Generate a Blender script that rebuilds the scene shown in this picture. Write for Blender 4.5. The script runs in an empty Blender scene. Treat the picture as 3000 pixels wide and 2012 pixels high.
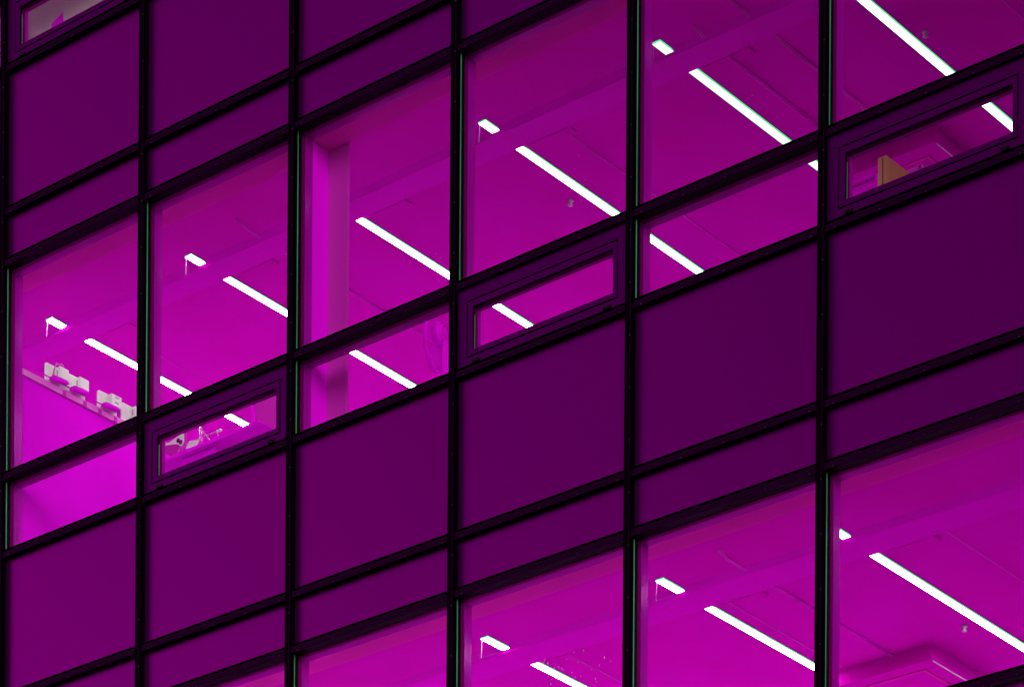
import bpy, bmesh, math, random
from mathutils import Vector, Matrix
random.seed(7)
sc = bpy.context.scene
C = sc.collection
G = 1.6                      # camera height above the pavement; all heights below are measured from the camera

# ------------------------------------------------------------------ camera
YAW, ROLL, DIST, CX = 0.68418, 0.00705, 17.5296, 20.2456
def make_camera():
    f = Vector((-math.sin(YAW), math.cos(YAW), 0)); r = Vector((math.cos(YAW), math.sin(YAW), 0)); u = r.cross(f)
    r2 = math.cos(ROLL) * r + math.sin(ROLL) * u
    u2 = -math.sin(ROLL) * r + math.cos(ROLL) * u
    cd = bpy.data.cameras.new('camera'); co = bpy.data.objects.new('camera', cd); C.objects.link(co)
    m = Matrix((r2, u2, -f)).transposed().to_4x4(); m.translation = Vector((CX, -DIST, G)); co.matrix_world = m
    cd.sensor_width = 36; cd.lens = 9976.16 * 36 / 3000
    cd.shift_y = (5973.24 - 1006) / 3000
    cd.clip_start = 0.5; cd.clip_end = 500
    sc.camera = co
make_camera()

# ------------------------------------------------------------------ night sky, one low soft sun (added fill for outward faces), exposure
SUN_AZ, SUN_EL = math.radians(-45), math.radians(12)      # from the facade normal (-Y) towards -X
w = bpy.data.worlds.new('World'); sc.world = w; w.use_nodes = True
nt = w.node_tree; bg = nt.nodes['Background']
sky = nt.nodes.new('ShaderNodeTexSky'); sky.sky_type = 'NISHITA'; sky.sun_disc = False
sky.sun_elevation = math.radians(12); sky.dust_density = 8; sky.air_density = 0.4; sky.sun_rotation = math.pi + math.radians(64)
nt.links.new(sky.outputs[0], bg.inputs[0]); bg.inputs[1].default_value = 0.05
sd = bpy.data.lights.new('sun', 'SUN'); sd.energy = 2.0; sd.angle = math.radians(30); sd.color = (1.0, 0.9, 0.95)
so = bpy.data.objects.new('sun', sd); C.objects.link(so)
sdir = Vector((-math.sin(SUN_AZ) * math.cos(SUN_EL), -math.cos(SUN_AZ) * math.cos(SUN_EL), math.sin(SUN_EL)))
so.rotation_euler = sdir.to_track_quat('Z', 'Y').to_euler()
sc.view_settings.view_transform = 'Standard'; sc.view_settings.look = 'None'
sc.view_settings.exposure = 0; sc.view_settings.gamma = 1
try:
    sc.cycles.use_denoising = True; sc.cycles.max_bounces = 10; sc.cycles.diffuse_bounces = 5
    sc.cycles.transparent_max_bounces = 12; sc.cycles.caustics_reflective = False; sc.cycles.caustics_refractive = False
except Exception: pass

# ------------------------------------------------------------------ materials
def mat(name, col, rough=0.6, metal=0.0, spec=0.5, coat=0.0, tint=(1, 1, 1), noise=None, bump=None):
    m = bpy.data.materials.new(name); m.use_nodes = True
    n = m.node_tree.nodes; l = m.node_tree.links; b = n['Principled BSDF']
    b.inputs['Base Color'].default_value = (*col, 1); b.inputs['Roughness'].default_value = rough
    b.inputs['Metallic'].default_value = metal; b.inputs['Specular IOR Level'].default_value = spec
    b.inputs['Specular Tint'].default_value = (*tint, 1)
    b.inputs['Coat Weight'].default_value = coat; b.inputs['Coat Roughness'].default_value = 0.08
    if noise:
        col2, scale = noise
        tc = n.new('ShaderNodeTexCoord'); tx = n.new('ShaderNodeTexNoise'); tx.inputs['Scale'].default_value = scale
        tx.inputs['Detail'].default_value = 5; rp = n.new('ShaderNodeValToRGB')
        rp.color_ramp.elements[0].position = 0.36; rp.color_ramp.elements[1].position = 0.64
        rp.color_ramp.elements[0].color = (*col, 1); rp.color_ramp.elements[1].color = (*col2, 1)
        l.new(tc.outputs['Object'], tx.inputs['Vector']); l.new(tx.outputs['Fac'], rp.inputs['Fac']); l.new(rp.outputs['Color'], b.inputs['Base Color'])
    if bump:
        st, scale = bump
        tc = n.new('ShaderNodeTexCoord'); tx = n.new('ShaderNodeTexNoise'); tx.inputs['Scale'].default_value = scale
        bp = n.new('ShaderNodeBump'); bp.inputs['Strength'].default_value = st; bp.inputs['Distance'].default_value = 0.01
        l.new(tc.outputs['Object'], tx.inputs['Vector']); l.new(tx.outputs['Fac'], bp.inputs['Height']); l.new(bp.outputs['Normal'], b.inputs['Normal'])
    return m
def dye(name, col, gloss=0.04, rough=0.4, gcol=None, col2=None, scale=1.5, bump=None):
    """saturated paint: diffuse plus a constant share of coloured gloss, so that no white sheen washes the dye out"""
    m = bpy.data.materials.new(name); m.use_nodes = True; n = m.node_tree.nodes; l = m.node_tree.links; n.clear()
    d = n.new('ShaderNodeBsdfDiffuse'); g = n.new('ShaderNodeBsdfGlossy'); mx = n.new('ShaderNodeMixShader'); o = n.new('ShaderNodeOutputMaterial')
    d.inputs[0].default_value = (*col, 1); g.inputs[0].default_value = (*(gcol or (1, 0.004, 0.9)), 1); g.inputs['Roughness'].default_value = rough
    mx.inputs[0].default_value = gloss
    l.new(d.outputs[0], mx.inputs[1]); l.new(g.outputs[0], mx.inputs[2]); l.new(mx.outputs[0], o.inputs[0])
    tc = n.new('ShaderNodeTexCoord')
    if col2:
        tx = n.new('ShaderNodeTexNoise'); tx.inputs['Scale'].default_value = scale; tx.inputs['Detail'].default_value = 6; rp = n.new('ShaderNodeValToRGB')
        rp.color_ramp.elements[0].position = 0.34; rp.color_ramp.elements[1].position = 0.66
        rp.color_ramp.elements[0].color = (*col, 1); rp.color_ramp.elements[1].color = (*col2, 1)
        l.new(tc.outputs['Object'], tx.inputs['Vector']); l.new(tx.outputs['Fac'], rp.inputs['Fac']); l.new(rp.outputs['Color'], d.inputs[0])
    if bump:
        tx = n.new('ShaderNodeTexNoise'); tx.inputs['Scale'].default_value = bump[1]
        bp = n.new('ShaderNodeBump'); bp.inputs['Strength'].default_value = bump[0]; bp.inputs['Distance'].default_value = 0.01
        l.new(tc.outputs['Object'], tx.inputs['Vector']); l.new(tx.outputs['Fac'], bp.inputs['Height'])
        l.new(bp.outputs['Normal'], d.inputs['Normal']); l.new(bp.outputs['Normal'], g.inputs['Normal'])
    return m
def emit(name, col, s):
    m = bpy.data.materials.new(name); m.use_nodes = True; n = m.node_tree.nodes; n.clear()
    e = n.new('ShaderNodeEmission'); e.inputs[0].default_value = (*col, 1); e.inputs[1].default_value = s
    o = n.new('ShaderNodeOutputMaterial'); m.node_tree.links.new(e.outputs[0], o.inputs[0]); return m
def blind():
    m = bpy.data.materials.new('mauve_beige_blind_cloth'); m.use_nodes = True; n = m.node_tree.nodes; l = m.node_tree.links; n.clear()
    d = n.new('ShaderNodeBsdfDiffuse'); t = n.new('ShaderNodeBsdfTranslucent'); mx = n.new('ShaderNodeMixShader'); o = n.new('ShaderNodeOutputMaterial')
    mx.inputs[0].default_value = 0.6; tc = n.new('ShaderNodeTexCoord'); tx = n.new('ShaderNodeTexNoise'); tx.inputs['Scale'].default_value = 5; rp = n.new('ShaderNodeValToRGB')
    rp.color_ramp.elements[0].position = 0.35; rp.color_ramp.elements[1].position = 0.65
    rp.color_ramp.elements[0].color = (0.56, 0.50, 0.50, 1); rp.color_ramp.elements[1].color = (0.52, 0.56, 0.48, 1)
    l.new(tc.outputs['Object'], tx.inputs['Vector']); l.new(tx.outputs['Fac'], rp.inputs['Fac'])
    for q in (d, t): l.new(rp.outputs['Color'], q.inputs[0])
    l.new(d.outputs[0], mx.inputs[1]); l.new(t.outputs[0], mx.inputs[2]); l.new(mx.outputs[0], o.inputs[0]); return m
M = {}
M['spandrel'] = dye('back_painted_glass', (0.042, 0.0001, 0.038), 0.185, 0.36, (0.72, 0.0, 0.82), (0.035, 0.0001, 0.037), 0.7)
M['paint'] = dye('purple_frame_paint', (0.046, 0.0001, 0.052), 0.05, 0.3, (0.7, 0.0, 1), (0.046, 0.0001, 0.046), 3.0)
M['cap'] = dye('dark_anodised_aluminium', (0.0006, 0.0001, 0.0008), 0.004, 0.4, (0.8, 0.1, 1), (0.0010, 0.0001, 0.0010), 4)
M['cap_glint'] = dye('purple_cap_highlight', (0.0110, 0.0001, 0.0130), 0.010, 0.5, (0.9, 0.1, 1))  # lighter copy of the cap: purple highlight put into the colour
M['black'] = mat('black_gasket', (0.0012, 0.0012, 0.0012), 0.7, 0, 0.1)
M['bolt'] = mat('dull_steel_bolt', (0.022, 0.016, 0.026), 0.45, 0.6)
M['edge'] = dye('green_glass_edge', (0.03, 0.22, 0.09), 0.08, 0.3, (0.4, 1, 0.6), (0.08, 0.42, 0.19), 1.1)  # noise in the green stands for broken glints along the edge
M['spacer'] = dye('magenta_spacer', (0.16, 0.0006, 0.10), 0.02, 0.4)
M['inner'] = dye('magenta_glossy_frame', (0.42, 0.001, 0.40), 0.07, 0.2, (0.9, 0.22, 0.75))
M['soffit'] = dye('pink_plaster_soffit', (0.88, 0.035, 0.60), 0.0, 0.6, None, (0.85, 0.05, 0.54), 6, bump=(0.2, 40))
M['ceiling'] = dye('magenta_ceiling_paint', (0.80, 0.0008, 0.68), 0.0, 0.35, None, (0.78, 0.0012, 0.60), 1.3, bump=(0.2, 18))
M['wall'] = dye('magenta_wall_paint', (0.80, 0.0008, 0.82), 0.02, 0.4, bump=(0.1, 20))
M['floor'] = dye('mauve_floor', (0.88, 0.25, 0.88), 0.02, 0.4)
M['pipe'] = dye('magenta_beam_paint', (0.84, 0.0006, 0.76), 0.02, 0.12, (1, 0.3, 0.9))
M['conduit'] = dye('pale_magenta_conduit', (1.0, 0.04, 0.95), 0.30, 0.35, (1, 0.5, 1))
M['dark'] = dye('dark_magenta_plastic', (0.20, 0.0008, 0.17), 0.03, 0.3)
M['white'] = mat('white_plastic', (0.86, 1.0, 0.84), 0.4)
M['grey'] = mat('printed_grey', (0.10, 0.05, 0.09), 0.6)
M['pinkwhite'] = mat('pink_white_plastic', (0.80, 0.16, 0.68), 0.45)
M['bounce'] = dye('pale_lilac_bounce', (0.95, 0.5, 0.95), 0.02, 0.4)  # very pale so that the added bench throws light upwards
M['hot'] = dye('vivid_magenta_plastic', (1.0, 0.0006, 1.0), 0.03, 0.35)
M['mag'] = dye('magenta_board', (0.85, 0.0006, 0.85), 0.03, 0.4)
M['pinkboard'] = dye('pink_board', (0.62, 0.02, 0.52), 0.02, 0.5, None, (0.60, 0.03, 0.46), 30)
M['brown'] = mat('brown_wood', (0.50, 0.24, 0.08), 0.6, noise=((0.44, 0.20, 0.08), 14))
M['beige'] = blind()
M['steel'] = mat('polished_wire', (0.85, 0.55, 0.80), 0.2, 0.6)
M['asphalt'] = mat('asphalt', (0.05, 0.05, 0.05), 0.9, noise=((0.035, 0.035, 0.037), 4))
M['podium'] = dye('dark_podium_cladding', (0.02, 0.002, 0.022), 0.03, 0.4)
M['lamp_fringe'] = emit('lamp_green_fringe', (0.10, 1.0, 0.35), 0.9)  # green fringe round the lamps, put into glowing strips
M['spark'] = emit('indicator_lens', (0.9, 1.0, 0.92), 4)
def glass():
    m = bpy.data.materials.new('clear_window_glass'); m.use_nodes = True; n = m.node_tree.nodes; l = m.node_tree.links; n.clear()
    t = n.new('ShaderNodeBsdfTransparent'); t.inputs[0].default_value = (0.95, 0.95, 0.95, 1)
    g = n.new('ShaderNodeBsdfGlossy'); g.inputs['Roughness'].default_value = 0.03; g.inputs[0].default_value = (0.9, 0.05, 0.85, 1)
    fr = n.new('ShaderNodeFresnel'); fr.inputs[0].default_value = 1.3
    ge = n.new('ShaderNodeNewGeometry'); iv = n.new('ShaderNodeMath'); iv.operation = 'SUBTRACT'; iv.inputs[0].default_value = 1.0
    ml = n.new('ShaderNodeMath'); ml.operation = 'MULTIPLY'; l.new(ge.outputs['Backfacing'], iv.inputs[1]); l.new(fr.outputs[0], ml.inputs[0]); l.new(iv.outputs[0], ml.inputs[1])
    mx = n.new('ShaderNodeMixShader'); o = n.new('ShaderNodeOutputMaterial')
    l.new(ml.outputs[0], mx.inputs[0]); l.new(t.outputs[0], mx.inputs[1]); l.new(g.outputs[0], mx.inputs[2]); l.new(mx.outputs[0], o.inputs[0])
    return m
M['glass'] = glass()
def drop_mat():
    m = bpy.data.materials.new('water_drop'); m.use_nodes = True; n = m.node_tree.nodes; l = m.node_tree.links; n.clear()
    t = n.new('ShaderNodeBsdfTranslucent'); t.inputs[0].default_value = (0.95, 0.8, 0.95, 1)
    g = n.new('ShaderNodeBsdfTransparent'); mx = n.new('ShaderNodeMixShader'); mx.inputs[0].default_value = 0.35
    o = n.new('ShaderNodeOutputMaterial'); l.new(t.outputs[0], mx.inputs[1]); l.new(g.outputs[0], mx.inputs[2]); l.new(mx.outputs[0], o.inputs[0]); return m
M['drop'] = drop_mat()

# ------------------------------------------------------------------ mesh helpers (world coordinates, z measured from the camera)
class MB:
    def __init__(s): s.v = []; s.f = []; s.mi = []; s.sm = []
    def poly(s, pts, faces, mi=0, smooth=False):
        k = len(s.v); s.v += [tuple(p) for p in pts]
        for q in faces: s.f.append([k + a for a in q]); s.mi.append(mi); s.sm.append(smooth)
        return s
    def box(s, x0, x1, y0, y1, z0, z1, mi=0, faces=None):
        p = [(x0, y0, z0), (x1, y0, z0), (x1, y1, z0), (x0, y1, z0), (x0, y0, z1), (x1, y0, z1), (x1, y1, z1), (x0, y1, z1)]
        return s.poly(p, [(0, 3, 2, 1), (4, 5, 6, 7), (0, 1, 5, 4), (1, 2, 6, 5), (2, 3, 7, 6), (3, 0, 4, 7)], mi)
    def bbox(s, x0, x1, y0, y1, z0, z1, b=0.003, mi=0):           # box with chamfered edges
        bm = bmesh.new(); bmesh.ops.create_cube(bm, size=1)
        for v in bm.verts: v.co = Vector(((x0 + x1) / 2 + v.co.x * (x1 - x0), (y0 + y1) / 2 + v.co.y * (y1 - y0), (z0 + z1) / 2 + v.co.z * (z1 - z0)))
        bmesh.ops.bevel(bm, geom=bm.edges[:], offset=b, segments=2, affect='EDGES', profile=0.5)
        bm.verts.index_update(); s.poly([v.co[:] for v in bm.verts], [[v.index for v in f.verts] for f in bm.faces], mi); bm.free(); return s
    def ring(s, x0, x1, z0, z1, t, y0, y1, mi=0):                  # rectangular frame in the facade plane, bar width t inwards
        tl, tr, tb, tt = t if isinstance(t, tuple) else (t,) * 4
        s.box(x0, x0 + tl, y0, y1, z0, z1, mi); s.box(x1 - tr, x1, y0, y1, z0, z1, mi)
        s.box(x0 + tl, x1 - tr, y0, y1, z0, z0 + tb, mi); s.box(x0 + tl, x1 - tr, y0, y1, z1 - tt, z1, mi); return s
    def tube(s, pts, r, n=8, mi=0, caps=True):
        pts = [Vector(p) for p in pts]; rr = r if isinstance(r, (list, tuple)) else [r] * len(pts); rings = []
        up = None; vs = []
        for i, p in enumerate(pts):
            d = (pts[min(i + 1, len(pts) - 1)] - pts[max(i - 1, 0)]).normalized()
            if up is None: up = Vector((0, 0, 1)) if abs(d.z) < 0.9 else Vector((1, 0, 0))
            a = d.cross(up)
            if a.length < 1e-4: a = d.cross(Vector((1, 0, 0)))
            a.normalize(); b = d.cross(a).normalized(); up = a.cross(d).normalized() if a.cross(d).length else up
            for k in range(n):
                t = 2 * math.pi * k / n; vs.append(p + a * math.cos(t) * rr[i] + b * math.sin(t) * rr[i])
        fs = [(i * n + k, i * n + (k + 1) % n, (i + 1) * n + (k + 1) % n, (i + 1) * n + k) for i in range(len(pts) - 1) for k in range(n)]
        if caps: fs += [tuple(range(n))[::-1], tuple((len(pts) - 1) * n + k for k in range(n))]
        return s.poly(vs, fs, mi, True)
    def prism(s, pts, off, mi=0):                                  # polygon swept by the vector off
        n = len(pts); a = [Vector(p) for p in pts]; b = [p + Vector(off) for p in a]
        return s.poly(a + b, [tuple(range(n)), tuple(range(2 * n - 1, n - 1, -1))] + [(k, k + n, (k + 1) % n + n, (k + 1) % n) for k in range(n)], mi)
    def lathe(s, c, axis, prof, n=20, mi=0):                       # prof: (distance along axis, radius)
        ax = Vector(axis).normalized(); u = ax.cross(Vector((0, 0, 1)))
        if u.length < 1e-3: u = Vector((1, 0, 0))
        u.normalize(); v = ax.cross(u); c = Vector(c); vs = []
        for d, r in prof:
            for k in range(n):
                t = 2 * math.pi * k / n; vs.append(c + ax * d + (u * math.cos(t) + v * math.sin(t)) * r)
        fs = [(i * n + k, i * n + (k + 1) % n, (i + 1) * n + (k + 1) % n, (i + 1) * n + k) for i in range(len(prof) - 1) for k in range(n)]
        fs += [tuple(range(n))[::-1], tuple((len(prof) - 1) * n + k for k in range(n))]
        return s.poly(vs, fs, mi, True)
    def build(s, name, mats, parent=None, base=None, fix=True):
        if not isinstance(mats, (list, tuple)): mats = [mats]
        if parent is not None: base = parent['base']
        elif base is None:
            xs, ys, zs = zip(*s.v); base = ((min(xs) + max(xs)) / 2, (min(ys) + max(ys)) / 2, min(zs))
        me = bpy.data.meshes.new(name)
        me.from_pydata([(x - base[0], y - base[1], z - base[2]) for x, y, z in s.v], [], s.f)
        for m in mats: me.materials.append(m)
        for p, mi, sm in zip(me.polygons, s.mi, s.sm): p.material_index = mi; p.use_smooth = sm
        if fix:
            bm = bmesh.new(); bm.from_mesh(me); bmesh.ops.recalc_face_normals(bm, faces=bm.faces[:]); bm.to_mesh(me); bm.free()
        me.update(); o = bpy.data.objects.new(name, me); C.objects.link(o); o['base'] = list(base)
        if parent is None: o.location = (base[0], base[1], base[2] + G)
        else: o.parent = parent
        return o
def tag(o, label=None, cat=None, group=None, kind=None):
    for k, v in (('label', label), ('category', cat), ('group', group), ('kind', kind)):
        if v: o[k] = v
    return o
def thing(name, base, label, cat, group=None):
    o = bpy.data.objects.new(name, None); C.objects.link(o); o.empty_display_size = 0.1
    o.location = (base[0], base[1], base[2] + G); o['base'] = list(base); return tag(o, label, cat, group)

def settle(o, old, new, size):
    """stand a thing built around the point old at the point new of the room, at its real size"""
    b = o.location; o.location = [new[k] + (b[k] - (old[k] + (G if k == 2 else 0))) * size + (G if k == 2 else 0) for k in range(3)]
    o.scale = (size, size, size)
SHELF_OLD, SHELF_NEW, SHELF_SIZE = (2.80, 0.30, 11.70), (1.724, 1.40, 12.422), 1.06
# ------------------------------------------------------------------ the building
X0, W = 0.7896, 1.5
MW, TH = 0.057, 0.059                     # mullion width, transom height
GL = 0.083                                # glass plane behind the cap fronts
H = 3.6885                                # storey height
ZE, ZD, ZC, ZB = 11.2127, 11.8070, 13.4259, 13.8143      # bottom edges of the four transoms of a storey
BAYS = range(-1, 7)
Z_BOTTOM, Z_TOP = ZE - H, ZC + H + TH
bld = thing('office_building', (X0 + 4.5, 0, -G), 'glass curtain wall office block at night, black mullions, purple spandrels, magenta lit rooms', 'building')

g = MB().box(-80, 120, -80, 80, -G - 0.3, -G)
tag(g.build('ground', M['asphalt']), kind='structure')

# mullions: one continuous vertical per bay line
for i in range(-1, 8):
    x = X0 + W * i; b = MB()
    b.bbox(x, x + MW, 0.0, 0.037, Z_BOTTOM, Z_TOP, 0.0035, 0)
    b.box(x + 0.003, x + MW - 0.002, 0.037, GL + 0.001, Z_BOTTOM, Z_TOP, 1)
    b.box(x + MW - 0.014, x + MW - 0.009, -0.0012, 0.001, Z_BOTTOM, Z_TOP, 3)          # thin bead, the cap's highlight line put into its colour
    k = 0; z = Z_BOTTOM + 0.12
    while z < Z_TOP:
        b.lathe((x + MW - 0.0115, -0.0015, z), (0, -1, 0), [(0, 0.0055), (0.003, 0.0045), (0.0035, 0.001)], 10, 2); z += 0.34
    b.build('mullion', [M['cap'], M['black'], M['bolt'], M['cap_glint']], bld)
    q = MB().bbox(x, x + MW, 0.120, 0.198, Z_BOTTOM, Z_TOP, 0.002).build('inner_mullion', M['inner'], bld)
ROWS = [ZE - H, ZD - H, ZC - H, ZB - H, ZE, ZD, ZC, ZB, ZE + H, ZD + H, ZC + H]
for z in ROWS:
    for i in BAYS:
        x0, x1 = X0 + W * i + MW + 0.0005, X0 + W * (i + 1) - 0.0005; b = MB()
        # shallow concave front: dark top lip, face with painted highlight leaning outwards to the bottom edge
        prof = [(0.0025, z + TH), (0.0025, z + TH - 0.006), (0.010, z + TH - 0.013), (0.011, z + 0.030), (0.0065, z + 0.010), (0.0015, z + 0.003), (0.0015, z)]
        prof2 = prof + [(0.034, z), (0.034, z + 0.004), (GL, z + 0.004), (GL, z + TH)]
        n = len(prof2); vs = [(x0, y, zz) for y, zz in prof2] + [(x1, y, zz) for y, zz in prof2]
        for k in range(n):
            kk = (k + 1) % n; mi = 0 if k < 2 or k > n - 2 else (1 if k < 6 else 2)
            b.poly([vs[k], vs[kk], vs[kk + n], vs[k + n]], [(0, 1, 2, 3)], mi)
        b.poly(vs[:n], [tuple(range(n))]); b.poly(vs[n:], [tuple(range(n))])
        for q in range(5):
            bx = x0 + 0.07 + q * (x1 - x0 - 0.12) / 4
            b.lathe((bx, 0.006, z + 0.0085), (0, -1, 0.2), [(0, 0.0055), (0.003, 0.0045), (0.004, 0.001)], 10, 3)
        b.build('transom', [M['cap'], M['cap_glint'], M['black'], M['bolt']], bld)
        MB().bbox(x0, x1, 0.121, 0.195, z, z + TH, 0.002).build('inner_transom', M['inner'], bld)

def opening(i, z0, z1): return X0 + W * i + MW, X0 + W * (i + 1), z0 + TH, z1
def spandrel(i, z0, z1):
    a, b_, c, d = opening(i, z0, z1)
    MB().box(a + 0.0006, b_ - 0.0006, 0.050, GL + 0.03, c + 0.0006, d + 0.003).build('spandrel_panel', M['spandrel'], bld)
def fixed_window(i, z0, z1):
    a, b_, c, d = opening(i, z0, z1)
    f = MB().ring(a, b_, c, d, 0.001, GL + 0.003, 0.119).build('window', M['spacer'], bld)
    MB().box(a - 0.01, b_ + 0.01, GL, GL + 0.002, c - 0.01, d + 0.01).build('pane', M['glass'], f)
    MB().box(a - 0.003, a + 0.0012, 0.042, 0.050, c + 0.005, d).build('glass_edge', M['edge'], f)
def vent_window(i, z0, z1):
    a, b_, c, d = opening(i, z0, z1); xm = X0 + W * i
    gx0, gx1, gz0, gz1 = xm + 0.133, xm + 1.420, z0 + 0.123, z0 + 0.509       # joint between frame and sash
    ix0, ix1, iz0, iz1 = xm + 0.184, xm + 1.379, z0 + 0.168, z0 + 0.460       # glazing line
    F = 0.030
    fr = MB().ring(a, b_, c, d, (gx0 - a, b_ - gx1, gz0 - c, d - gz1), F, 0.118).build('hinged_vent', M['paint'], bld)
    MB().ring(gx0, gx1, gz0, gz1, 0.011, F + 0.012, 0.10).build('joint_gasket', M['black'], fr)
    gx0 += 0.011; gx1 -= 0.011; gz0 += 0.011; gz1 -= 0.011
    MB().ring(gx0, gx1, gz0, gz1, (ix0 - gx0, gx1 - ix1, iz0 - gz0, gz1 - iz1), F - 0.001, F + 0.008).build('sash', M['paint'], fr)
    MB().ring(gx0 + .002, gx1 - .002, gz0 + .002, gz1 - .002, (ix0 - gx0 - .002, gx1 - ix1 - .002, iz0 - gz0 - .002, gz1 - iz1 - .002), F + 0.008, F + 0.028).build('glazing_gasket', M['black'], fr)
    MB().ring(gx0 + .003, gx1 - .003, gz0 + .003, gz1 - .003, (ix0 - gx0 - .004, gx1 - ix1 - .004, iz0 - gz0 - .004, gz1 - iz1 - .004), F + 0.032, 0.085).build('spacer', M['spacer'], fr)
    MB().ring(gx0 + .003, gx1 - .003, gz0 + .003, gz1 - .003, (ix0 - gx0 - .002, gx1 - ix1 - .002, iz0 - gz0 - .002, gz1 - iz1 - .002), 0.086, 0.118).build('inner_sash', M['inner'], fr)
    MB().box(ix0 - 0.01, ix1 + 0.01, F + 0.029, F + 0.031, iz0 - 0.01, iz1 + 0.01).build('pane', M['glass'], fr)
    MB().box(ix0, ix0 + 0.0014, F + 0.022, F + 0.0275, iz0 + 0.002, iz1 - 0.05).build('glass_edge', M['edge'], fr)
    for hx in (0.218, 1.332):
        MB().bbox(xm + hx - 0.029, xm + hx + 0.029, F - 0.010, F + 0.004, z0 + 0.076, z0 + 0.097, 0.003).build('hinge', M['black'], fr)
VENTS = {(0, 1), (0, 3), (0, 5), (1, 0), (1, 2), (1, 4), (1, 6)}
for i in BAYS:
    for s in (-1, 0, 1):
        o = s * H
        (vent_window if (s, i) in VENTS else fixed_window)(i, ZE + o, ZD + o)
        fixed_window(i, ZD + o, ZC + o)
        if s < 1:
            spandrel(i, ZC + o, ZB + o); spandrel(i, ZB + o, ZE + o + H)

# storeys: perimeter wall strips, slabs, ceilings, back and side walls
XL, XR, YB = X0 - W - 0.2, X0 + 7 * W + 0.4, 6.3
CEIL = 13.676
for s in (-2, -1, 0, 1):
    o = s * H; z0, z1 = ZC + o + 0.004, ZE + o + H + 0.045
    if s == -2: z0 = z1 - 0.3
    if s == 1: z1 = CEIL + o + 0.35
    MB().box(XL, XR, 0.200, 0.372, z0, z1).build('window_head', M['soffit'], bld)
    if s < 1: MB().bbox(XL, XR, 0.201, 1.07, z1 + 0.002, z1 + 0.03, 0.004).build('bounce_bench', M['bounce'], bld)  # unseen bench added to bounce light onto the front ceiling
    MB().box(XL, XR, 0.374, YB, CEIL + o, CEIL + o + 0.30).build('ceiling', M['ceiling'], bld)
    if s < 1: MB().box(XL, XR, 0.374, YB, CEIL + o + 0.302, CEIL + o + 0.34).build('floor', M['floor'], bld)
    if s > -2:
        zf = CEIL + o - H + 0.342
        MB().box(XL, XR, YB, YB + 0.2, zf, CEIL + o - 0.002).build('back_wall', M['wall'], bld)
        for xx in (XL - 0.2, XR): MB().box(xx, xx + 0.2, 0.2, YB, zf, CEIL + o - 0.002).build('side_wall', M['wall'], bld)
for xa in (XL - 0.40, XR + 0.202): MB().box(xa, xa + 0.198, 0.0, YB + 0.2, CEIL - 2 * H, CEIL + H + 0.35).build('end_cladding', M['podium'], bld)
MB().box(XL - 0.2, XR + 0.2, -0.02, YB + 0.2, CEIL + H + 0.352, CEIL + H + 1.3).build('parapet', M['podium'], bld)
MB().box(XL - 0.2, XR + 0.2, 0.02, YB + 0.2, -G, CEIL - 2 * H - 0.004).box(XL - 0.2, XR + 0.2, 0.02, 0.19, CEIL - 2 * H - 0.003, Z_BOTTOM - 0.002).build('podium_wall', M['podium'], bld)

# shallow beam across the ceilings, conduits behind it
for s, y0, y1 in ((1, 1.27, 1.494), (0, 1.27, 1.494), (-1, 1.36, 1.634)):
    zb, zt = 13.650 + s * H, CEIL + s * H - 0.0005; xa = XL + 0.01
    MB().prism([(xa, y0 - 0.06, zt), (xa, y0 - 0.004, zb + 0.003), (xa, y0, zb), (xa, y1, zb), (xa, y1 + 0.002, zb + 0.003), (xa, y1 + 0.002, zt)], (XR - XL - 0.02, 0, 0)).build('ceiling_beam', M['pipe'], bld)
def conduit(x, y0, y1, s=0, r=0.0048, curve=None):
    z = CEIL + s * H - 0.010; p = [(x, y0, z), (x, y1, z)]
    if curve: p = [(x + curve, y0 - 0.16, z - 0.0), (x + curve * 0.45, y0 - 0.07, z)] + p
    b = MB().tube(p, r, 8)
    if r > 0.004: b.tube([(q[0] + 0.016, q[1], q[2]) for q in p], r * 0.8, 8)
    b.build('conduit', M['conduit'], bld)
conduit(6.879, 0.9, 5.5); conduit(6.49, 1.25, 5.0, curve=0.03); conduit(5.043, 1.5, 5.5, r=0.0034); conduit(2.337, 1.10, 5.5, curve=0.045)
conduit(0.447, 1.9, 5.5, r=0.0034); conduit(8.31, 1.3, 5.5, r=0.0034)
conduit(6.814, 1.12, 5.5, -1, curve=0.04); conduit(6.425, 1.45, 5.5, -1, r=0.0034); conduit(5.0, 1.7, 5.0, -1, r=0.003); conduit(8.2, 1.4, 5, -1, 0.0034)
for (x, y, s) in ((5.05, 1.56, 0), (6.62, 1.56, 0), (3.50, 1.56, 0), (8.02, 1.56, 0), (2.14, 1.56, 0), (0.58, 1.56, 0), (5.08, 1.70, -1), (6.66, 1.70, -1), (8.05, 1.70, -1)):
    z = CEIL + s * H
    b = MB().bbox(x - 0.06, x + 0.06, y - 0.05, y + 0.05, z - 0.018, z - 0.001, 0.006)
    b.tube([(x - 0.34, y - 0.060, z - 0.031), (x - 0.06, y - 0.060, z - 0.031), (x - 0.03, y - 0.03, z - 0.015)], 0.0030, 6)
    b.build('junction_box', M['ceiling'], bld)
# structural column behind the third bay
MB().bbox(3.50, 4.020, 0.374, 0.400, CEIL - H + 0.345, CEIL - 0.002, 0.003).build('pier_panel', M['pinkboard'], bld)
MB().bbox(3.770, 3.838, 0.2005, 0.3735, ZE + 0.079, 13.428, 0.003).build('pier_return', M['hot'], bld)

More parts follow.
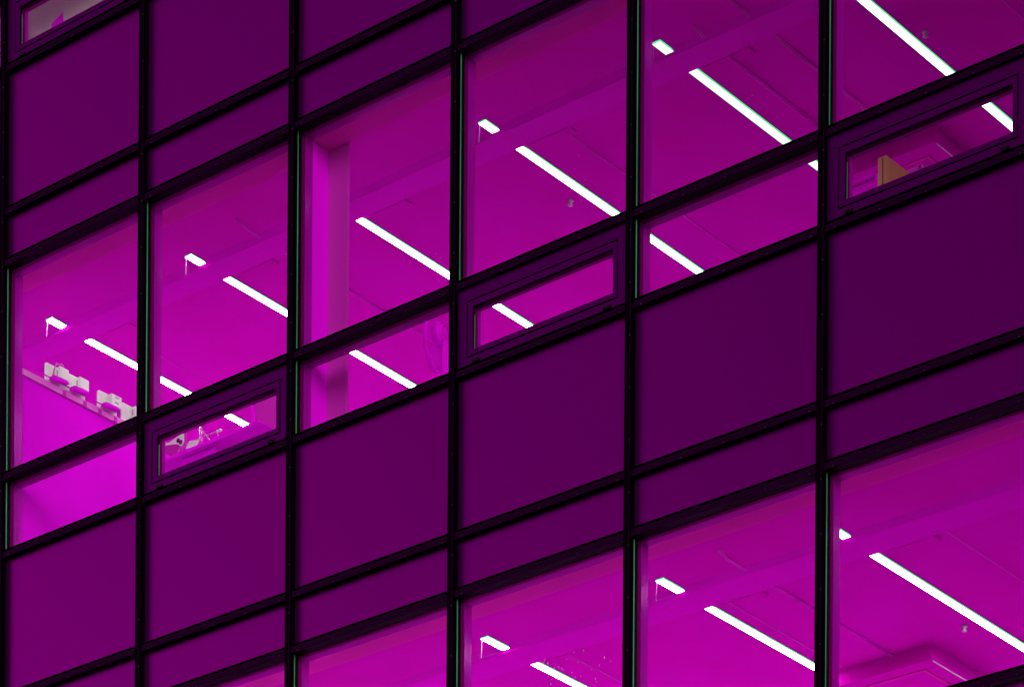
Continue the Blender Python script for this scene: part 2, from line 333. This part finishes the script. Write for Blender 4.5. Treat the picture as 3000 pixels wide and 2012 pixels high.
# ------------------------------------------------------------------ strip lights
def strip_light(x, s, y0, y1, power, label, group='long strip lights under the office ceilings'):
    z = 13.662 + s * H
    t = thing('strip_light', (x, y0, z), label, 'strip light', group)
    em = emit('lamp_diffuser', (0.90, 1.0, 0.90), power)
    hw = 0.0315
    MB().box(x - hw, x + hw, y0, y1, z, z + 0.010).build('diffuser', em, t)
    MB().box(x - hw - 0.004, x + hw + 0.004, y0 - 0.004, y1 + 0.004, z + 0.0105, z + 0.0135).build('housing', M['ceiling'], t)
    for sx in (-1, 1):
        a = x + sx * hw; MB().box(min(a, a + sx * 0.0045), max(a, a + sx * 0.0045), y0, y1, z + 0.0005, z + 0.010).build('fringe_strip', M['lamp_fringe'], t)  # glowing strips drawing the green fringe along both sides
    MB().box(x - hw, x + hw, y0 - 0.006, y0 - 0.0005, z + 0.0005, z + 0.010).build('end_cap', M['lamp_fringe'], t)  # glowing end drawing the same green fringe
    MB().tube([(x - 0.03, y0 + 0.01, z - 0.001), (x - 0.032, y0 + 0.005, z - 0.13), (x + 0.13, y0 + 0.005, z - 0.13)], 0.0011, 6).build('pull_cord', M['pinkwhite'], t)
    return t
PW = 2.5
LS = [(0.18, 0, 'long white strip light above the row of socket plates', 50), (1.73, 0, 'long white strip light above the vent window holding the white clutter', 15),
      (3.11, 0, 'long white strip light just right of the magenta column', 9.5), (4.66, 0, 'long white strip light in the tall window above the empty middle vent', 4),
      (6.21, 0, 'long white strip light in the tall window left of the brown cabinet vent', 0.7), (7.585, 0, 'long white strip light leaving the top edge, above the brown cabinet vent', 1.3),
      (4.715, -1, 'long white strip light behind the water-spotted pane at the bottom edge', 18), (6.27, -1, 'long white strip light of the lower storey ending at the thick mullion', 9.5),
      (7.635, -1, 'long white strip light of the lower storey running off the right edge', 7)]
for x, s, lab, pw in LS: strip_light(x, s, 1.09, 5.6, pw * PW, lab)
for x, s, pw in ((-1.35, 0, 40), (9.13, 0, 0.7), (-1.35, -1, 18), (0.2, -1, 18), (1.75, -1, 18), (3.15, -1, 26), (9.2, -1, 7), (0.18, 1, 22), (1.73, 1, 20), (3.11, 1, 12), (6.2, 1, 8), (9.1, 1, 8)):  # lamps out of view, added to light their rooms
    strip_light(x, s, 1.09, 5.6, pw * PW, 'unseen strip light added to light the rooms behind the facade', 'strip lights hidden from the street')

# ------------------------------------------------------------------ ceiling cassettes and sprinklers
def cassette(s, label):
    zb = 13.55 + s * H; x1, y0 = 7.163, 3.13; x0, y1 = x1 - 0.86, y0 + 0.86
    t = thing('ceiling_cassette', ((x0 + x1) / 2, (y0 + y1) / 2, zb), label, 'air conditioner', 'air conditioning cassettes')
    MB().box(x0 + 0.02, x1 - 0.02, y0 + 0.02, y1 - 0.02, zb + 0.03, CEIL + s * H - 0.001).build('body', M['ceiling'], t)
    b = MB()
    for (a, b2, c, d) in ((x0, x1, y0, y0 + 0.075), (x0, x1, y1 - 0.075, y1), (x0, x0 + 0.075, y0 + 0.075, y1 - 0.075), (x1 - 0.075, x1, y0 + 0.075, y1 - 0.075)): b.box(a, b2, c, d, zb, zb + 0.028)
    b.build('rim', M['ceiling'], t)
    b = MB()
    for (a, b2, c, d) in ((x0 + .14, x1 - .14, y0 + .14, y0 + .165), (x0 + .14, x1 - .14, y1 - .165, y1 - .14), (x0 + .14, x0 + .165, y0 + .165, y1 - .165), (x1 - .165, x1 - .14, y0 + .165, y1 - .165)): b.box(a, b2, c, d, zb + .004, zb + .012)
    b.build('grille_frame', M['soffit'], t)
    MB().box(x0 + .076, x1 - .076, y0 + .076, y1 - .076, zb + 0.013, zb + 0.02).build('panel', M['ceiling'], t)
    MB().tube([(x1 - 0.002, y0 + 0.03, zb - 0.004), (x1 - 0.002, y1, zb - 0.004)], 0.0045, 6).build('trim_rod', M['white'], t)
cassette(0, 'square ceiling cassette seen through the right vent behind the brown cabinet')
cassette(-1, 'square ceiling cassette at the bottom right, in the lower storey')
for x, y, s, lab in ((4.50, 2.309, 0, 'small white sprinkler head left of the strip light above the middle vent'), (7.649 + .06, 2.142, 0, 'small white sprinkler head beside the strip light at the top right'), (7.49, 3.044, -1, 'small white sprinkler head beside the strip light at the bottom right')):
    z = CEIL + s * H
    t = thing('sprinkler', (x, y, z - 0.04), lab, 'sprinkler', 'ceiling sprinkler heads')
    MB().lathe((x, y, z - 0.001), (0, 0, -1), [(0, 0.020), (0.006, 0.024), (0.012, 0.014), (0.03, 0.013)], 16).build('body', M['white'], t)
    MB().lathe((x, y, z - 0.032), (0, 0, -1), [(0, 0.012), (0.004, 0.019), (0.008, 0.018)], 16).build('deflector', M['white'], t)

# ------------------------------------------------------------------ first bay: low partition with trunking and socket plates
t = thing('low_partition', (0.77, 1.6, CEIL - H + 0.345), 'low magenta partition topped by pale cable trunking, seen through the leftmost window', 'partition')
MB().box(0.745, 0.80, 0.215, 3.6, CEIL - H + 0.345, 12.70).build('panel', M['wall'], t)
MB().bbox(0.765, 0.822, 0.23, 3.6, 12.702, 12.752, 0.004).build('trunking', M['pinkwhite'], t)
b = MB()
for yy in (0.64, 0.86, 1.02, 1.19, 1.36, 1.6): b.bbox(0.8225, 0.826, yy, yy + 0.034, 12.703, 12.739, 0.001)
b.build('trunking_clip', M['pinkboard'], t)
plates = [(0.469, 0.676, 12.74, 12.896, (0.564, 0.655, 12.795, 12.880), 'mint white socket plate nearest the window, with looped cable'),
          (0.684, 0.890, 12.765, 12.901, (0.773, 0.870, 12.795, 12.880), 'second mint white socket plate from the window, with plain adapter'),
          (1.025, 1.234, 12.757, 12.895, (1.115, 1.222, 12.790, 12.880), 'third mint white socket plate, with two round sockets on its adapter'),
          (1.281, 1.490, 12.757, 12.895, (1.373, 1.480, 12.797, 12.878), 'fourth mint white socket plate, half hidden by the mullion')]
for k, (y0, y1, z0, z1, bx, lab) in enumerate(plates):
    t = thing('socket_plate', (0.81, (y0 + y1) / 2, 12.752), lab, 'socket', 'socket plates on the trunking')
    z0 = 12.753
    r = 0.02; pts = []
    for (cy, cz, a0) in ((y1 - r, z1 - r, 0), (y0 + r, z1 - r, 90), (y0 + .004, z0 + .004, 180), (y1 - .004, z0 + .004, 270)):
        rr = r if a0 < 180 else 0.004
        for q in range(5): a = math.radians(a0 + q * 22.5); pts.append((0.800, cy + rr * math.cos(a), cz + rr * math.sin(a)))
    MB().prism(pts, (0.010, 0, 0)).build('plate', M['white'], t)
    a0, a1, c0, c1 = bx
    ad = MB().bbox(0.8105, 0.875, a0, a1, c0, c1, 0.004).build('adapter', M['white'], t)
    b = MB()
    if k == 2:
        for dy in (0.045, 0.066):
            b.lathe((0.8745, a0 + dy, c0 + 0.030), (1, 0, 0), [(0, 0.007), (0.002, 0.0065)], 14)
            b.lathe((0.876, a0 + dy, c0 + 0.030), (1, 0, 0), [(0, 0.004), (0.002, 0.003)], 10)
        for dz in (0.066, 0.072, 0.078): b.box(0.875, 0.8757, a0 + 0.035, a0 + 0.08, c0 + dz, c0 + dz + 0.0022)
    else:
        for dz in (0.018, 0.034, 0.05): b.box(0.835, 0.850, a0 - 0.0008, a0, c0 + dz, c0 + dz + 0.008)
    b.build('marking', M['grey'] if k == 2 else M['dark'], ad)
    if k == 0:
        MB().tube([(0.84, 0.52, 12.80), (0.84, 0.535, 12.86), (0.845, 0.555, 12.905), (0.85, 0.575, 12.90), (0.85, 0.585, 12.87)], 0.006, 8).build('cord', M['pinkwhite'], t)
        MB().tube([(0.855, 0.575, 12.885), (0.856, 0.59, 12.91), (0.858, 0.605, 12.905), (0.858, 0.62, 12.875)], 0.005, 8).build('cord', M['pinkwhite'], t)
for (y0, y1, lab) in ((0.49, 0.66, 'magenta power brick under the socket plate nearest the window'), (0.705, 0.875, 'magenta power brick under the second socket plate'), (1.04, 1.20, 'magenta power brick with a trailing cord under the third socket plate')):
    z = 12.753
    t = thing('power_brick', (0.86, (y0 + y1) / 2, z), lab, 'power adapter', 'power bricks hanging under the adapters')
    MB().prism([(0.828, y0, z + 0.002), (0.828, y1, z + 0.022), (0.828, y1 - 0.02, z + 0.038), (0.828, y0 + 0.01, z + 0.034)], (0.05, 0, 0)).build('body', M['mag'], t)
    MB().tube([(0.85, y0 + 0.01, z + 0.012), (0.85, y0 - 0.05, z + 0.012), (0.845, y0 - 0.11, z + 0.022), (0.84, y0 - 0.15, z + 0.014)], 0.0055, 8).build('cord', M['pipe'], t)

# ------------------------------------------------------------------ second bay: desk with small items, pin board behind it
t = thing('high_table', (2.8, 0.5, 9.735), 'magenta table top seen from below through the left vent window', 'table')
MB().bbox(2.15, 3.298, 0.252, 0.255 + 0.42, 11.6125, 11.630, 0.002).build('tabletop', M['mag'], t)
MB().bbox(2.15, 3.30, 0.246, 0.2515, 11.607, 11.632, 0.001).build('front_edge', M['hot'], t)
MB().bbox(2.45, 2.80, 0.30, 0.60, 11.56, 11.612, 0.012).build('drawer', M['mag'], t)
for xx in (2.17, 3.27):
    MB().box(xx, xx + 0.02, 0.60, 0.66, 9.735, 11.612).build('leg', M['mag'], t)
settle(t, SHELF_OLD, SHELF_NEW, SHELF_SIZE)
t = thing('power_strip_box', (2.38, 0.33, 11.633), 'mint white adapter box with two round holes on the magenta table', 'adapter')
MB().prism([(2.285, 0.30, 11.757), (2.485, 0.30, 11.80), (2.485, 0.30, 11.727), (2.43, 0.30, 11.640), (2.40, 0.30, 11.640), (2.285, 0.30, 11.70)], (0, 0.03, 0)).build('body', M['pinkboard'], t)
MB().prism([(2.29, 0.298, 11.758), (2.484, 0.298, 11.80), (2.486, 0.298, 11.728), (2.462, 0.298, 11.70), (2.41, 0.298, 11.735)], (0, 0.0015, 0)).build('face_plate', M['white'], t)
for px, pz in ((2.425, 11.755), (2.452, 11.735)):
    MB().lathe((px, 0.2975, pz), (0, -1, 0), [(0, 0.018), (0.003, 0.0165)], 18).build('socket_hole', M['dark'], t)
settle(t, SHELF_OLD, SHELF_NEW, SHELF_SIZE)
t = thing('wire_rack', (2.65, 0.30, 11.633), 'shiny bent wire rack with a crossed pair of legs on the magenta table', 'rack')
MB().tube([(2.43, 0.30, 11.640), (2.43, 0.30, 11.68), (2.45, 0.30, 11.703), (2.60, 0.30, 11.706), (2.80, 0.30, 11.708), (2.825, 0.30, 11.70), (2.835, 0.30, 11.66), (2.835, 0.30, 11.640)], 0.0042, 8).build('rail', M['steel'], t)
MB().tube([(2.45, 0.36, 11.640), (2.455, 0.36, 11.675), (2.475, 0.36, 11.690), (2.79, 0.36, 11.693), (2.82, 0.36, 11.68), (2.82, 0.36, 11.64)], 0.0035, 8).build('rail', M['steel'], t)
MB().tube([(2.653, 0.295, 11.640), (2.650, 0.295, 11.788)], 0.004, 8).build('leg', M['steel'], t)
MB().tube([(2.668, 0.305, 11.640), (2.658, 0.305, 11.785)], 0.003, 8).build('leg', M['steel'], t)
MB().tube([(2.65, 0.30, 11.788), (2.765, 0.30, 11.640)], 0.004, 8).build('brace', M['steel'], t)
MB().tube([(2.66, 0.30, 11.765), (2.76, 0.31, 11.640)], 0.003, 8).build('brace', M['steel'], t)
MB().bbox(2.822, 2.868, 0.29, 0.31, 11.697, 11.713, 0.005).build('end_cap', M['white'], t)
settle(t, SHELF_OLD, SHELF_NEW, SHELF_SIZE)
b = MB().prism([(2.51, 0.29, 11.665), (2.55, 0.29, 11.712), (2.64, 0.29, 11.695), (2.61, 0.29, 11.655)], (0, 0.012, 0)).prism([(2.545, 0.292, 11.634), (2.555, 0.292, 11.67), (2.565, 0.292, 11.67), (2.56, 0.292, 11.634)], (0, 0.008, 0))
nb = b.build('paper_note', M['white']); settle(nb, SHELF_OLD, SHELF_NEW, SHELF_SIZE)
tag(nb, 'pale note sheet tilted in the wire rack on the magenta table', 'note')
t = thing('pin_board', (3.0, 0.9, 9.753), 'pink freestanding board behind the right end of the magenta table', 'board')
MB().bbox(2.635, 3.45, 0.90, 0.93, 11.36, 12.20, 0.003).build('panel', M['pinkboard'], t)
MB().bbox(2.604, 2.634, 0.89, 0.94, 9.753, 12.205, 0.003).build('edge_post', M['hot'], t)
for xx in (2.64, 3.4): MB().box(xx, xx + 0.03, 0.90, 0.93, 9.753, 11.359).build('leg', M['mag'], t)
settle(t, (3.0, 0.93, 11.9), (1.970, 2.03, 12.610), 1.06)

# ------------------------------------------------------------------ third bay: fan on the sill, indicator lamp on the column
def fan():
    base = (4.915, 0.42, ZE + 0.077)
    t = thing('table_fan', base, 'magenta table fan seen from behind at the window beside the middle vent', 'fan')
    ax = Vector((-0.93, -0.38, 0.0)).normalized(); u = ax.cross(Vector((0, 0, 1))).normalized(); v = u.cross(ax)
    hub = Vector((4.842, 0.42, 11.828))
    # motor housing with radial slots
    hs = MB().lathe(hub - ax * 0.045, ax, [(-0.012, 0.014), (-0.008, 0.040), (0.004, 0.058), (0.02, 0.066), (0.06, 0.068), (0.07, 0.055)], 32).build('motor_housing', M['hot'], t)
    b = MB()
    for ring_, n, l in ((0.018, 12, 0.009), (0.032, 18, 0.010), (0.048, 24, 0.011)):
        for k in range(n):
            a = 2 * math.pi * k / n; rd = u * math.cos(a) + v * math.sin(a); off = {0.018: 0.0525, 0.032: 0.0515, 0.048: 0.046}[ring_]
            c = hub - ax * (off + 0.004) + rd * ring_; tg = ax.cross(rd) * 0.0026
            b.prism([c - tg - rd * l / 2, c + tg - rd * l / 2, c + tg + rd * l / 2 + ax * 0.004, c - tg + rd * l / 2 + ax * 0.004], ax * 0.003)
    b.build('vent_slot', M['dark'], hs)
    MB().tube([hub + Vector((0, 0, 0.052)), hub + Vector((0, 0, 0.075))], [0.006, 0.007], 10).lathe(hub + Vector((0, 0, 0.075)), (0, 0, 1), [(0, 0.007), (0.003, 0.013), (0.010, 0.013), (0.013, 0.008)], 14).build('swing_knob', M['hot'], t)
    c = hub + ax * 0.030 + Vector((0, 0, -0.050)); R = 0.185
    b = MB(); b2 = MB()
    def circ(rad, off, rt, bb):
        pts = [c + ax * off + (u * math.cos(2 * math.pi * k / 48) + v * math.sin(2 * math.pi * k / 48)) * rad for k in range(49)]
        bb.tube(pts, rt, 6, 0, False)
    circ(R, 0.0, 0.006, b); circ(R * 0.98, 0.012, 0.004, b)
    for rad in (0.07, 0.11, 0.15, 0.18): circ(rad, -0.035 * (1 - (rad / R) ** 2), 0.0018, b2)
    for k in range(60):
        a = 2 * math.pi * k / 60; rd = u * math.cos(a) + v * math.sin(a)
        b2.tube([c - ax * 0.033 + rd * 0.05, c - ax * 0.026 + rd * 0.12, c - ax * 0.010 + rd * 0.18, c + rd * R], 0.0013, 4, 0, False)
        b2.tube([c + ax * 0.055 + rd * 0.03, c + ax * 0.048 + rd * 0.12, c + ax * 0.020 + rd * 0.19, c + rd * R], 0.0013, 4, 0, False)
    gd = b.build('guard_ring', M['hot'], t, fix=False); b2.build('guard_wires', M['mag'], gd, fix=False)
    b = MB()
    for k in range(3):
        a0 = 2 * math.pi * k / 3; pts = []
        for q in range(9):
            a = a0 + q / 8 * 1.5; pts.append(c + (u * math.cos(a) + v * math.sin(a)) * (0.165 if 0 < q < 8 else 0.12) + ax * (0.015 - q * 0.004))
        pts = [c + ax * 0.01] + pts
        b.prism(pts, ax * 0.003)
    b.build('blade', M['hot'], t)
    MB().tube([(4.905, 0.42, 11.77), (4.903, 0.42, 11.72), (4.905, 0.42, 11.62), (4.915, 0.42, 11.45), (4.93, 0.42, ZE + 0.1)], [0.018, 0.024, 0.026, 0.032, 0.038], 16).build('stand', M['hot'], t)
    MB().tube([(4.88, 0.42, 11.80), (4.905, 0.42, 11.765)], [0.03, 0.022], 14).build('neck_joint', M['mag'], t)
    MB().lathe((4.93, 0.45, ZE + 0.0775), (0, 0, 1), [(0, 0.12), (0.01, 0.125), (0.025, 0.11), (0.035, 0.05)], 32).build('foot', M['hot'], t)
    settle(t, (4.842, 0.42, 11.828), (3.915, 1.50, 12.540), 1.06)
fan()
t = thing('cupboard', (3.98, 1.5, CEIL - H + 0.345), 'plain magenta cupboard below the window carrying the fan', 'cupboard')
MB().bbox(3.72, 4.28, 1.28, 1.75, CEIL - H + 0.345, 11.967, 0.003).build('body', M['mag'], t)
for xx in (3.73, 4.005): MB().bbox(xx, xx + 0.265, 1.262, 1.279, CEIL - H + 0.40, 11.94, 0.003).build('door', M['mag'], t)
t = thing('indicator_lamp', (3.705, 0.365, 12.13), 'tiny glowing white capsule lamp on the magenta column', 'lamp')
zc = 12.155
MB().lathe((3.711, 0.362, 12.184), (0, 0, 1), [(0, 0.003), (0.004, 0.009), (0.010, 0.011), (0.040, 0.011), (0.046, 0.009), (0.050, 0.003)], 14).build('lens', M['spark'], t)
MB().box(3.700, 3.722, 0.3735, 0.3738, 12.175, 12.245).build('backplate', M['white'], t)

# ------------------------------------------------------------------ sixth bay: brown cabinet, magenta binder box
t = thing('cabinet', (8.24, 0.95, 9.79), 'tall brown wooden cabinet behind the right vent window', 'cabinet')
MB().bbox(8.209, 8.274, 0.80, 1.25, 9.83, 12.060, 0.002).build('side_panel', M['brown'], t)
MB().box(8.245, 8.252, 0.797, 0.7995, 9.85, 12.05).build('edge_groove', M['dark'], t)
MB().box(8.2745, 8.28, 0.83, 1.22, 9.85, 12.0).build('door', M['brown'], t)
for yy in (0.82, 1.2): MB().box(8.215, 8.265, yy, yy + 0.04, 9.785, 9.829).build('leg', M['brown'], t)
settle(t, (8.24, 0.95, 12.0), (7.559, 2.0, 12.682), 1.056)
t = thing('storage_box', (7.87, 1.2, 11.5), 'vivid magenta storage box with printed band left of the brown cabinet', 'box')
MB().bbox(7.70, 8.0, 1.10, 1.40, 11.5, 12.178, 0.004).build('body', M['hot'], t)
MB().box(7.705, 7.995, 1.096, 1.0995, 12.12, 12.155).build('printed_band', M['mag'], t)
b = MB(); x = 7.71
while x < 7.985:
    wd = random.uniform(0.004, 0.012); b.box(x, x + wd, 1.0945, 1.0958, 12.128, 12.128 + random.uniform(0.008, 0.02)); x += wd + random.uniform(0.003, 0.007)
b.build('print', M['dark'], t)
settle(t, (7.85, 1.10, 12.15), (7.047, 2.30, 12.932), 1.064)
t = thing('shelf', (7.87, 1.3, 9.71), 'magenta shelf unit carrying the vivid storage box', 'shelf')
MB().box(7.60, 8.15, 1.08, 1.45, 11.47, 11.499).build('board', M['mag'], t)
MB().bbox(7.66, 8.16, 1.41, 1.43, 12.29, 12.303, 0.001).build('rail', M['pinkwhite'], t)
for xx in (7.605, 8.13): MB().box(xx, xx + 0.02, 1.41, 1.45, 9.71, 12.31 if xx > 8 else 11.469).build('upright', M['mag'], t)
settle(t, (7.85, 1.10, 12.15), (7.047, 2.30, 12.932), 1.064)

# ------------------------------------------------------------------ top left vent: beige board and a folded paper
t = thing('window_blind', (1.4, 0.26, ZE + H + 0.077), 'mauve beige roller blind filling the vent window at the top left', 'blind')
MB().bbox(0.805, 2.1, 0.25, 0.262, 15.05, 15.508, 0.002).build('panel', M['beige'], t)
for xx in (0.83, 2.0): MB().box(xx, xx + 0.03, 0.263, 0.28, ZE + H + 0.077, 15.3).build('leg', M['mag'], t)
b = MB().prism([(1.075, 0.247, 15.2), (1.092, 0.247, 15.285), (1.213, 0.247, 15.335), (1.222, 0.247, 15.281), (1.224, 0.247, 15.2)], (0, 0.0015, 0))
tag(b.build('folded_paper', M['hot']), 'magenta folded paper leaning against the mauve beige blind', 'paper')

# ------------------------------------------------------------------ water drops on the outside of the panes
D1 = [(6.078, 9.156), (6.067, 9.133), (6.159, 9.081), (6.142, 9.016), (6.287, 8.977), (6.357, 8.939), (6.384, 8.973), (6.309, 9.015), (6.507, 8.926), (6.514, 8.904), (6.58, 9.048), (6.473, 8.997), (6.133, 8.986), (6.114, 9.04), (6.225, 9.065), (6.199, 9.08), (6.359, 9.072), (6.106, 9.129), (6.375, 8.935), (6.236, 9.053), (6.264, 9.116), (6.338, 8.979), (6.4, 9.061), (6.539, 9.007), (6.633, 9.009), (6.406, 9.139), (6.326, 9.145)]
D2 = [(4.708, 12.297), (4.816, 12.217), (4.876, 12.183), (4.922, 12.16), (4.974, 11.956), (5.127, 12.081), (5.146, 12.125), (5.128, 11.977), (5.1, 12.17), (6.391, 12.236), (6.381, 12.205), (6.364, 12.107), (6.337, 12.413), (7.732, 12.311), (7.795, 12.211)]
b = MB()
for k, (x, z) in enumerate(D1 + D2):
    h = (random.uniform(0.006, 0.016) if k < len(D1) else random.uniform(0.003, 0.006)); wd = random.uniform(0.0016, 0.0028) * (1.5 if k in (4, 5, 9) else 1)
    if k < 2: h = 0.028
    lean = -0.5 if k < 2 else random.uniform(-0.25, 0.0)
    p = [(x + lean * q * h - 0, 0.0815, z - q * h) for q in (-0.5, -0.2, 0.2, 0.5)]
    b.tube(p, [0.0004, wd * 0.8, wd, 0.0006], 8)
tag(b.build('water_drops', M['drop']), 'scattered pale water drops and streaks on the window glass', 'water drops', kind='stuff')

for o in C.objects:
    if 'base' in o: del o['base']
